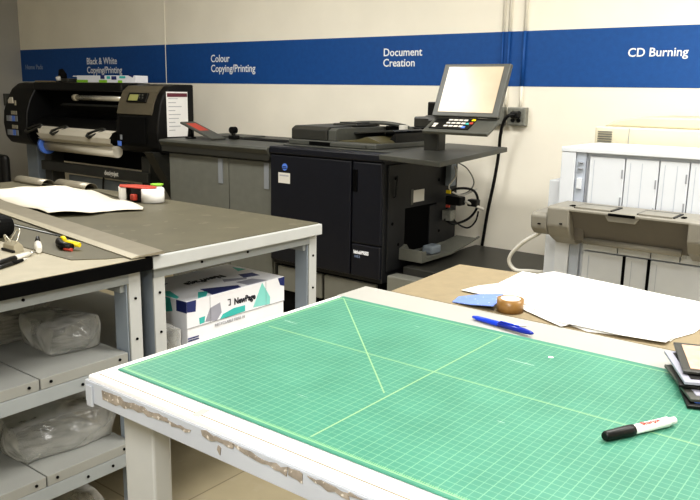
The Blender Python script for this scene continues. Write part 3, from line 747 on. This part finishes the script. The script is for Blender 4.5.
# ================================================================ SMALL ITEMS ON THE BIG TABLE
Z = TZ+.0035
mk = thing('marker_pen', 'white felt marker with a black cap lying on the green mat', 'marker', (-.27, 1.02, Z))
a = Vector((-.300, .960, Z+.0078)); c = Vector((-.240, 1.078, Z+.0078)); d = (c-a).normalized()
B().tube([a, a+d*.003, a+d*.045, a+d*.052], [.0055, .0070, .0082, .0078], 16).build('cap', M['black'], mk)
B().tube([a+d*.050, a+d*.118, a+d*.120, a+d*.132], [.0068, .0072, .0055, .0050], 16).build('barrel', M['paper'], mk)
ang = math.atan2(d.y, d.x)
tt = text('Sharpie', 'lettering', .0115, (0, 0, 0), '+z', M['red'], None, extrude=.0003)
tt.data.transform(Matrix.Rotation(-PI/2, 4, 'Z')); tt.data.transform(Matrix.Rotation(ang, 4, 'Z'))
nrm = Vector((-d.y, d.x, 0))
tt.parent = mk; tt.location = (a+d*.064-nrm*.0062+Vector((0, 0, .0076)))-Vector(mk.location)

pn = thing('ballpoint_pen', 'bright blue ballpoint pen lying across the mat edge', 'pen', (-.64, 1.337, TZ))
a = Vector((-.716, 1.352, TZ+.0062)); c = Vector((-.566, 1.322, Z+.0058)); d = (c-a).normalized()
B().tube([a, a+d*.012, a+d*.065, a+d*.07], [.0028, .0050, .0056, .0052], 12).build('barrel', M['blue_pen'], pn)
B().tube([a+d*.068, a+d*.13, a+d*.146, a+d*.152], [.0056, .0058, .004, .0015], 12).build('cap', mat('pen_blue_dark', '#1a2f9e', .3), pn)
B().tube([a+d*.072+Vector((0, 0, .0065)), a+d*.118+Vector((0, 0, .0070))], .0014, 8).build('clip', M['blue_pen'], pn)
tag(B().tube([(-.654, 1.352, TZ+.003), (-.607, 1.381, TZ+.003)], .0022, 8).build('paper_stick', M['paper']), 'thin white paper stick beside the blue pen', 'stick')

tag(B().prism([(-.815, 1.437), (-.829, 1.490), (-.79, 1.535), (-.747, 1.556), (-.722, 1.49), (-.711, 1.435), (-.764, 1.429)], 'z', .8990, .9008, 0).build('blue_card', M['blue_card'], tilt=((-.815, 1.44, .899), RY(-.10))), 'crumpled light blue card beside the brown tape roll', 'card')
tr = thing('tape_roll', 'small roll of brown tape lying flat beside the blue card', 'tape', (-.690, 1.462, .8985))
B().ring((-.685, 1.462, .9130), 'z', .029, .021, .028).build('tape', M['tape_brown'], tr)
B().ring((-.685, 1.462, .9130), 'z', .021, .018, .0285).build('core', M['paper'], tr)

# white sheets
def sheet(pts, z, lab, m=M['paper'], curl=0, th=.0007, name='paper_sheet', grp=None):
    bm = bmesh.new(); vs = [bm.verts.new((x, y, z)) for x, y in pts]; f = bm.faces.new(vs)
    bmesh.ops.triangulate(bm, faces=[f]); bmesh.ops.subdivide_edges(bm, edges=bm.edges, cuts=3, use_grid_fill=True)
    for v in bm.verts:
        v.co.z += abs(noise.noise(Vector((v.co.x*5, v.co.y*5, z*40))))*curl
    bbm = B(); bbm.bm.free(); bbm.bm = bm
    for f in bm.faces: f.smooth = True
    o = bbm.build(name, m); s = o.modifiers.new('thick', 'SOLIDIFY'); s.thickness = th; s.offset = 1
    tag(o, lab, 'paper', grp); return o
sheet([(-.800, 1.60), (-.66, 1.50), (-.50, 1.428), (-.352, 1.475), (-.345, 1.72), (-.55, 1.80), (-.78, 1.75)], .8995, 'lowest white sheet of the loose pile, its corner poking out near the tape')
sheet([(-.848, 1.535), (-.752, 1.532), (-.55, 1.418), (-.52, 1.50), (-.60, 1.82), (-.822, 1.815), (-.812, 1.655), (-.838, 1.60)], .9015, 'white sheet at the left of the pile with a pointed left corner', curl=.001)
sheet([(-.752, 1.570), (-.56, 1.435), (-.436, 1.432), (-.353, 1.446), (-.347, 1.69), (-.374, 1.80), (-.61, 1.80), (-.75, 1.866), (-.775, 1.80)], .9045, 'topmost large white sheet of the pile on the kraft board', curl=.0025)
sheet([(-.374, 1.79), (-.36, 1.47), (-.33, 1.56), (-.32, 1.74)], .900, 'narrow white sheet edge sticking out at the right end of the paper pile')

# swatch pile at the right
random.seed(5)
for k, (x, y, a, m1, m2, lab) in enumerate(((-.168, 1.300, .40, 'black', 'blue', 'lowest photo swatch with blue print in the pile at the right edge'),
        (-.180, 1.318, .52, 'mgrey', 'gprint', 'dark grey photo swatch second from the bottom of the pile at the right edge'),
        (-.186, 1.338, .34, 'black', 'sorter2', 'silvery photo swatch in the middle of the pile at the right edge'),
        (-.192, 1.345, .47, 'gprint', 'black', 'black photo swatch second from the top of the pile at the right edge'),
        (-.190, 1.368, .36, 'dgrey', 'pinkish', 'topmost framed photo swatch with a pink picture at the right edge'))):
    x -= .012; y -= .042
    e = thing('photo_swatch', lab, 'swatch', (x, y, Z+k*.007))
    z = Z+.001+k*.007
    R = RZ(a)
    B().box(x-.098, x+.098, y-.075, y+.075, z, z+.005, .001, rot=R).build('border', M[m1], e)
    B().box(x-.086, x+.086, y-.062, y+.062, z+.005, z+.006, 0, rot=R).build('picture', M[m2], e)
for x, y in ((-.473, 1.2), ):
    tag(B().prism([(-.497, 1.232), (-.490, 1.236), (-.487, 1.232), (-.494, 1.226)], 'z', Z, Z+.0006).build('paper_scrap', M['paper']), 'tiny white paper scrap on the far part of the green mat', 'scrap')

# ================================================================ ITEMS ON THE LEFT BENCHES
LZ = .9
sheet([(-3.50, 1.61), (-3.45, 1.70), (-3.29, 1.677), (-3.246, 1.824), (-3.25, 1.92), (-3.20, 1.945), (-3.063, 1.935), (-2.806, 1.885), (-2.72, 1.855), (-2.60, 1.835), (-2.42, 1.80), (-2.374, 1.764), (-2.43, 1.65), (-2.415, 1.559), (-2.46, 1.49), (-2.482, 1.433), (-2.60, 1.46), (-2.834, 1.492), (-3.0, 1.525), (-3.223, 1.56)], LZ+.006, 'large cream-white crumpled drawing sheet spread on the dark bench', M['paper_cream'], curl=.018, th=.001, name='drawing_sheet')
sheet([(-3.35, 2.02), (-3.05, 2.02), (-2.72, 2.02), (-2.60, 1.95), (-2.70, 1.90), (-3.0, 1.96)], LZ+.003, 'thin second sheet peeking out behind the large drawing sheet', M['lam'], curl=.002, name='backing_sheet')
for y0, x, lab in ((1.93, -3.40, 'left cream paper curl lying behind the large drawing sheet'), (1.99, -3.14, 'right cream paper curl lying behind the large drawing sheet')):
    bm = bmesh.new(); n = 10
    rows = []
    for i in range(n+1):
        a = PI*.05+PI*.9*i/n
        rows.append([bm.verts.new((x+.085*k-.16+.0, y0+.035*math.cos(a)-.01, LZ+.022+.032*math.sin(a))) for k in (0, 1, 2, 3)])
    for r1, r2 in zip(rows, rows[1:]):
        for k in range(3): bm.faces.new((r1[k], r1[k+1], r2[k+1], r2[k])).smooth = True
    t = B(); t.bm.free(); t.bm = bm; o = t.build('paper_curl', M['rule']); s = o.modifiers.new('thick', 'SOLIDIFY'); s.thickness = .0015
    o.location.z = LZ+.002
    tag(o, lab, 'paper')

# straightedge
a = Vector((-3.45, 1.527, 0)); e_ = Vector((-1.690, 1.268, 0)); d = (e_-a).normalized(); w = Vector((-d.y, d.x, 0))
se = thing('steel_straightedge', 'long grey metal straightedge lying along the joint of the two benches', 'straightedge', (a+e_)/2+Vector((0, 0, LZ)))
bm = B(); 
def bar(p, q, prof):
    t = bmesh.new(); R = []
    for o in (p, q): R.append([t.verts.new(o+w*u+Vector((0, 0, z))) for u, z in prof])
    t.faces.new(R[0]); t.faces.new(R[1][::-1]); n = len(prof)
    for i in range(n): t.faces.new((R[0][i], R[1][i], R[1][(i+1) % n], R[0][(i+1) % n]))
    bmesh.ops.recalc_face_normals(t, faces=t.faces); return t
bm.merge(bar(a, e_, [(-.030, LZ+.004), (-.030, LZ+.008), (.048, LZ+.013), (.052, LZ+.004)])); bm.build('rule_body', M['rule'], se)
bm = B(); bm.merge(bar(a, e_+d*.0, [(-.052, LZ+.003), (-.052, LZ+.005), (-.030, LZ+.010), (-.028, LZ+.004)])); bm.build('rule_lip', M['rule_lt'], se)

# tape containers
def tape_tub(cx, cy, r, lab, rim, body):
    e = thing('tape_tub', lab, 'tape', (cx, cy, LZ))
    B().ring((cx, cy, LZ+.026), 'z', r, r-.014, .05).build('side_wall', body, e)
    B().ring((cx, cy, LZ+.054), 'z', r+.004, r-.020, .006).build('rim', rim, e)
    return e
e = thing('packing_tape_dispenser', 'white tape rolls with a red rim holder standing on the dark bench', 'tape', (-2.57, 1.93, LZ))
B().ring((-2.535, 1.935, LZ+.030), 'z', .047, .030, .056).build('white_roll', M['paper'], e)
B().prism([(-2.700, 1.885), (-2.655, 1.865), (-2.640, 1.880), (-2.680, 1.905)], 'z', LZ+.002, LZ+.056, .002).build('white_block', M['paper'], e)
rp = [(-2.71, 1.90), (-2.66, 1.862), (-2.56, 1.885), (-2.525, 1.90), (-2.52, 1.94), (-2.545, 1.965), (-2.60, 1.965), (-2.66, 1.945)]
B().prism(rp, 'z', LZ+.058, LZ+.063, .002).build('red_holder', M['red'], e)
B().prism([(-2.665, 1.90), (-2.60, 1.88), (-2.57, 1.91), (-2.62, 1.94)], 'z', LZ+.002, LZ+.058, .002).build('dark_core', M['black'], e)
B().box(-2.60, -2.575, 1.868, 1.89, LZ+.008, LZ+.034, .004).build('red_knob', M['red'], e)
e = thing('green_tape_roll', 'green-rimmed cream tape roll standing behind the red tape holder', 'tape', (-2.62, 2.0, LZ))
B().ring((-2.60, 2.008, LZ+.031), 'z', .022, .012, .06).build('core', M['paper_cream'], e)
B().ring((-2.60, 2.008, LZ+.062), 'z', .027, .015, .006).build('green_rim', M['green'], e)

# dark small cutting mat on near bench
tag(B().prism([(-3.3, 1.262), (-2.10, 1.262), (-1.72, 1.262), (-1.755, 1.175), (-1.813, 1.105), (-2.04, 1.108), (-2.30, 1.115), (-3.3, 1.10)], 'z', LZ, LZ+.002).build('desk_mat', M['lam']), 'dark grey mat under the straightedge on the near bench', 'mat')

# utility knife
uk = thing('utility_knife', 'yellow and black utility knife with a red tip on the near bench', 'knife', (-1.95, 1.16, LZ))
def kn(pts, r, nm, m): return B().tube(pts, r, 10).build(nm, m, uk)
kz = LZ+.013
kn([(-2.035, 1.205, kz), (-2.01, 1.190, kz), (-1.95, 1.165, kz), (-1.915, 1.172, kz)], [.008, .011, .012, .010], 'handle', M['black'])
kn([(-2.045, 1.220, kz+.002), (-2.02, 1.210, kz+.006), (-2.00, 1.203, kz+.004)], [.006, .008, .006], 'yellow_end', M['yellow'])
kn([(-1.970, 1.182, kz+.005), (-1.94, 1.180, kz+.007), (-1.905, 1.192, kz+.004)], [.006, .009, .007], 'yellow_grip', M['yellow'])
kn([(-1.935, 1.160, LZ+.006), (-1.908, 1.168, LZ+.006)], [.005, .005], 'red_slider', M['red'])
# binder clip
bc = thing('binder_clip', 'black binder clip with silver wire handles on the near bench', 'clip', (-2.05, 1.08, LZ))
B().prism([(1.052, .0), (1.054, .018), (1.068, .030), (1.080, .018), (1.084, 0)], 'x', -2.075, -2.015, .001).build('spring_body', [M['rule_lt']], bc).location.z += LZ
B().box(-2.077, -2.013, 1.048, 1.056, LZ, LZ+.007, .001).build('clip_lip', M['black'], bc)
B().curve([(-2.062, 1.07, LZ+.028), (-2.057, 1.08, LZ+.045), (-2.055, 1.085, LZ+.055), (-2.045, 1.088, LZ+.060), (-2.035, 1.085, LZ+.055), (-2.033, 1.08, LZ+.045), (-2.028, 1.07, LZ+.028)], .0022, 6).build('wire_handle', M['silver'], bc)
B().curve([(-2.070, 1.062, LZ+.026), (-2.066, 1.055, LZ+.040), (-2.058, 1.052, LZ+.046), (-2.050, 1.055, LZ+.040), (-2.046, 1.062, LZ+.026)], .0022, 6).build('wire_handle', M['silver'], bc)
# black pouch
pb = thing('black_pouch', 'black zipped pouch at the left edge of the near bench', 'pouch', (-2.28, 1.10, LZ))
bm = B(); bm.box(-2.52, -2.22, 1.02, 1.18, LZ, LZ+.07, .03, seg=4); bm.build('pouch_body', M['black_m'], pb)
B().curve([(-2.50, 1.03, LZ+.062), (-2.36, 1.02, LZ+.064), (-2.24, 1.03, LZ+.060), (-2.225, 1.10, LZ+.056), (-2.24, 1.17, LZ+.05)], .005, 6).build('zip_piping', M['dgrey'], pb)
# pens
def pen(p, q, lab, ms, r=.006):
    e = thing('technical_pen', lab, 'pen', p)
    a, c = Vector(p), Vector(q); d = c-a
    B().tube([a, a+d*.55], [r, r*1.1], 10).build('barrel', ms[0], e)
    B().tube([a+d*.55, a+d*.85], [r*1.05, r*.85], 10).build('grip', ms[1], e)
    B().tube([a+d*.85, c], [r*.8, r*.25], 10).build('tip', ms[2], e)
pen((-1.865, .90, LZ+.0085), (-1.955, 1.085, LZ+.007), 'black and silver craft knife lying near the bench front edge', (M['black'], M['cable_w'], M['chrome']), .0075)
pen((-1.835, .895, LZ+.0055), (-1.90, 1.03, LZ+.0055), 'slim black pen lying beside the craft knife', (M['black'], M['black_m'], M['cable_w']), .005)
mm = thing('correction_pen', 'short white pen with black end standing tilted beside the binder clip', 'pen', (-1.98, 1.10, LZ))
B().tube([(-1.955, 1.095, LZ+.009), (-1.985, 1.11, LZ+.012), (-2.005, 1.12, LZ+.018)], [.008, .011, .010], 12).build('barrel', M['cable_w'], mm)
B().tube([(-2.005, 1.12, LZ+.018), (-2.02, 1.13, LZ+.034)], [.009, .005], 12).build('cap', M['black'], mm)

# ================================================================ CARTON ON SHELF (back bench)
cb = thing('paper_carton', 'white printed paper carton reading NewPage on the bench shelf', 'carton', (-1.95, 1.71, .42))
cx0, cx1, cy0, cy1, czt = -2.10, -1.80, 1.488, 1.942, .7035
B().box(cx0+.002, cx1-.002, cy0+.002, cy1-.002, .421, .613, .002).build('box_body', M['carton'], cb)
b = B().box(cx0, cx1, cy0, cy1, .612, czt, .002)
f = cx1+.0005
def fp(pts, mi): b.prism(pts, 'x', f-.0005, f+.0004, 0, mi)
fp([(1.585, .662), (1.629, .672), (1.635, .637), (1.614, .614), (1.563, .620)], 4)
fp([(1.628, .615), (1.641, .629), (1.692, .639), (1.743, .638), (1.743, .617), (1.655, .613)], 1)
fp([(1.827, .702), (1.867, .641), (1.865, .616), (1.782, .621)], 2)
fp([(1.538, .639), (1.563, .640), (1.560, .619), (1.540, .618)], 1)
fp([(1.489, .702), (1.527, .702), (1.524, .664), (1.489, .668)], 3)
fp([(1.908, .702), (1.941, .702), (1.941, .668), (1.919, .675)], 3)
fp([(1.488, .6145), (1.941, .6145), (1.941, .6125), (1.488, .6125)], 5)
fp([(1.845, .702), (1.8465, .702), (1.8465, .614), (1.845, .614)], 5)
fp([(1.585, .702), (1.5865, .702), (1.5865, .614), (1.585, .614)], 5)
def sp_(pts, mi): b.prism(pts, 'y', cy0-.0004, cy0+.0005, 0, mi)
sp_([(-1.80, .702), (-1.85, .702), (-1.85, .665), (-1.80, .665)], 3)
sp_([(-1.88, .702), (-1.93, .702), (-1.91, .65), (-1.87, .66)], 1)
def tp_(pts, mi): b.prism(pts, 'z', czt-.0005, czt+.0004, 0, mi)
tp_([(-1.888, 1.62), (-1.832, 1.742), (-1.804, 1.73), (-1.804, 1.60)], 3)
tp_([(-1.942, 1.538), (-1.862, 1.509), (-1.85, 1.492), (-1.98, 1.492)], 1)
tp_([(-2.045, 1.915), (-1.983, 1.927), (-1.981, 1.885)], 1)
tp_([(-1.942, 1.848), (-1.926, 1.903), (-1.877, 1.895), (-1.893, 1.83)], 3)
tp_([(-1.867, 1.766), (-1.861, 1.839), (-1.804, 1.861), (-1.806, 1.765)], 4)
tp_([(-1.863, 1.59), (-1.849, 1.621), (-1.805, 1.575), (-1.805, 1.54)], 1)
tp_([(-1.93, 1.76), (-1.89, 1.84), (-1.87, 1.82), (-1.90, 1.74)], 4)
tp_([(-2.06, 1.5), (-1.99, 1.52), (-2.03, 1.60)], 3)
lid = b.build('box_lid', [M['carton'], M['teal'], M['teal_lt'], M['navy'], M['gprint'], M['carton_seam']], cb)
text('NewPage', 'lettering', .030, (f+.0008, 1.692, .651), '+x', M['txt'], lid, sx=.88, bold=.0009)
bk = B(); bk.box(f, f+.001, 1.667, 1.675, .652, .656).box(f, f+.001, 1.673, 1.676, .652, .674).box(f, f+.001, 1.663, 1.676, .672, .675)
bk.build('bracket_logo', M['txt'], lid)
text('NewPage', 'lettering', .05, (-1.985, 1.80, czt+.0008), '+z', M['txt'], lid, sx=.9, flip=True, bold=.001)
text('RECYCLABLE FIBRE 18', 'lettering', .014, (f, 1.605, .594), '+x', M['txt_grey'], cb)
b = B()
for z in (.58, .572): b.box(f, f+.0006, 1.49, 1.535, z-.002, z+.002)
b.build('printed_stripe', M['navy'], cb)

# ================================================================ PLASTIC BAGS
def bag(c, s, seed, lab, m, grp=None, name='plastic_bag', amp=.05):
    bm = bmesh.new(); bmesh.ops.create_cube(bm, size=1)
    bmesh.ops.subdivide_edges(bm, edges=bm.edges, cuts=9, use_grid_fill=True)
    for v in bm.verts:
        n = v.co.normalized(); p = v.co*.6+n*.27
        v.co = Vector((p.x*s[0]*1.15, p.y*s[1]*1.15, (max(p.z, -.42)+.42)*s[2]*1.05))
        q = v.co*7+Vector((seed*7.1, seed*3.3, 0))
        dv = noise.noise_vector(q)*amp+noise.noise_vector(q*3.1)*amp*.22
        v.co += Vector((dv.x, dv.y, dv.z*.7 if v.co.z > .01 else 0)); v.co.z = max(v.co.z, .0)
    t = B(); t.bm.free(); t.bm = bm
    for f in bm.faces: f.smooth = True
    o = t.build(name, m, origin=(0, 0, 0)); o.location = c
    tag(o, lab, 'bag', grp); return o
bag((-1.91, 1.075, .356), (.17, .24, .11), 1, 'crumpled clear plastic bag nearest the front edge of the lower bench shelf', M['bag'], amp=.03)
bag((-2.17, 1.07, .356), (.19, .24, .15), 6, 'taller clear plastic bag behind the front bag on the lower bench shelf', M['bag'], amp=.04)
bag((-2.45, 1.00, .356), (.22, .30, .15), 2, 'cloudy plastic bag deepest on the lower bench shelf', M['bag2'], amp=.04)
bag((-1.93, 1.13, .628), (.16, .12, .09), 3, 'small clear plastic bag at the right end of the upper bench shelf', M['bag'], amp=.025)
bag((-2.19, 1.09, .628), (.22, .20, .11), 4, 'cloudy plastic bag in the middle of the upper bench shelf, under the black adapter', M['bag2'], amp=.03)
bag((-1.90, 1.412, .421), (.16, .09, .22), 5, 'clear plastic bag standing between the bench leg and the printed carton', M['bag'], amp=.02)
bag((-2.10, 1.05, .001), (.40, .3, .16), 8, 'dark plastic bag lying on the floor under the bench', M['bag2'])
e = thing('black_adapter', 'small black adapter with a silver label lying among the upper shelf bags', 'adapter', (-2.28, 1.02, .629))
B().box(-2.24, -2.14, 1.06, 1.13, .742, .80, .01).build('housing', M['black_m'], e)
B().box(-2.139, -2.136, 1.075, 1.10, .75, .78, .001).build('silver_label', M['chrome'], e)
tag(B().box(-2.75, -2.36, 1.02, 1.18, .628, .76, .03, seg=3).build('folded_cloth', M['brownish']), 'brown folded cloth deep on the upper bench shelf', 'cloth')

# office chair sliver at the far left
oc = thing('office_chair', 'black office chair cut off by the left edge behind the bench', 'chair', (-5.3, 2.6, 0))
B().box(-5.56, -5.03, 2.60, 2.66, .60, .90, .03, seg=3).build('backrest', M['black'], oc)
B().box(-5.54, -5.06, 2.20, 2.66, .45, .52, .03, seg=3).build('seat', M['black'], oc)
B().box(-5.33, -5.27, 2.62, 2.65, .48, .70, .004).build('back_support', M['dgrey'], oc)
B().tube([(-5.3, 2.43, .1), (-5.3, 2.43, .46)], .03, 12).build('gas_lift', M['chrome'], oc)
for k in range(5):
    a = 2*PI*k/5+.3
    B().tube([(-5.3, 2.43, .10), (-5.3+.28*math.cos(a), 2.43+.28*math.sin(a), .06)], [.025, .015], 8).build('leg', M['black'], oc)
    B().disc((-5.3+.28*math.cos(a), 2.43+.28*math.sin(a), .028), 'x', .028, .03, 14).build('caster', M['black'], oc)

# ================================================================ LIGHT
def ceiling_light(x, y, sx, sy, lab, power):
    e = thing('ceiling_light', lab, 'light', (x, y, 2.89), 'ceiling lights')
    B().box(x-sx/2-.03, x+sx/2+.03, y-sy/2-.03, y+sy/2+.03, 2.85, 2.9, .004).build('frame', M['steel_lt'], e)
    B().box(x-sx/2, x+sx/2, y-sy/2, y+sy/2, 2.842, 2.85).build('diffuser', mat('diffuser', '#ffffff', .5, emit=2.5), e)
    l = bpy.data.lights.new('area', 'AREA'); l.shape = 'RECTANGLE'; l.size = sx; l.size_y = sy; l.energy = power; l.color = (1, .98, .945)
    o = bpy.data.objects.new('ceiling_light_lamp', l); COL.objects.link(o); o.parent = e; o.location = (0, 0, -.06)
ceiling_light(-.5, 2.2, 1.2, .6, 'rectangular ceiling light panel above the cutting table', 52)
ceiling_light(-.4, -.6, 1.2, .6, 'rectangular ceiling light panel nearest the front wall', 40)
ceiling_light(-3.4, 1.9, 1.2, .6, 'rectangular ceiling light panel above the left benches', 46)
ceiling_light(1.2, 2.8, 1.2, .6, 'rectangular ceiling light panel near the right wall', 55)
# camera flash
l = bpy.data.lights.new('flash', 'AREA'); l.shape = 'DISK'; l.size = .25; l.energy = 12; l.color = (1, .99, .97)
o = bpy.data.objects.new('flash_lamp', l); COL.objects.link(o); o.location = (-.15, -.15, 1.75)
d = Vector((-1.6, 3.2, 1.1))-Vector(o.location); o.rotation_euler = d.to_track_quat('-Z', 'Y').to_euler()

w = bpy.data.worlds.new('world'); bpy.context.scene.world = w; w.use_nodes = True
w.node_tree.nodes['Background'].inputs[0].default_value = (.9, .92, 1, 1); w.node_tree.nodes['Background'].inputs[1].default_value = .5

# ================================================================ CAMERA
p, r, t = math.radians(11.88), math.radians(1.02), math.radians(37.7)
cam = bpy.data.cameras.new('camera'); co = bpy.data.objects.new('camera', cam); COL.objects.link(co)
cam.sensor_width = 36; cam.lens = 747.9*36/700; cam.clip_start = .05
fw = Vector((0, math.cos(p), -math.sin(p))); ri = Vector((1, 0, 0)); up = Vector((0, math.sin(p), math.cos(p)))
R_ = ri*math.cos(r)+up*math.sin(r); U_ = -ri*math.sin(r)+up*math.cos(r)
mz = Matrix.Rotation(t, 3, 'Z'); R_, U_, F_ = mz @ R_, mz @ U_, mz @ fw
mw = Matrix((R_, U_, -F_)).transposed().to_4x4(); mw.translation = (0, 0, 1.36); co.matrix_world = mw
sc = bpy.context.scene; sc.camera = co
sc.view_settings.view_transform = 'Standard'; sc.view_settings.look = 'Medium High Contrast'; sc.view_settings.exposure = .1
sc.cycles.max_bounces = 8; sc.cycles.transparent_max_bounces = 12
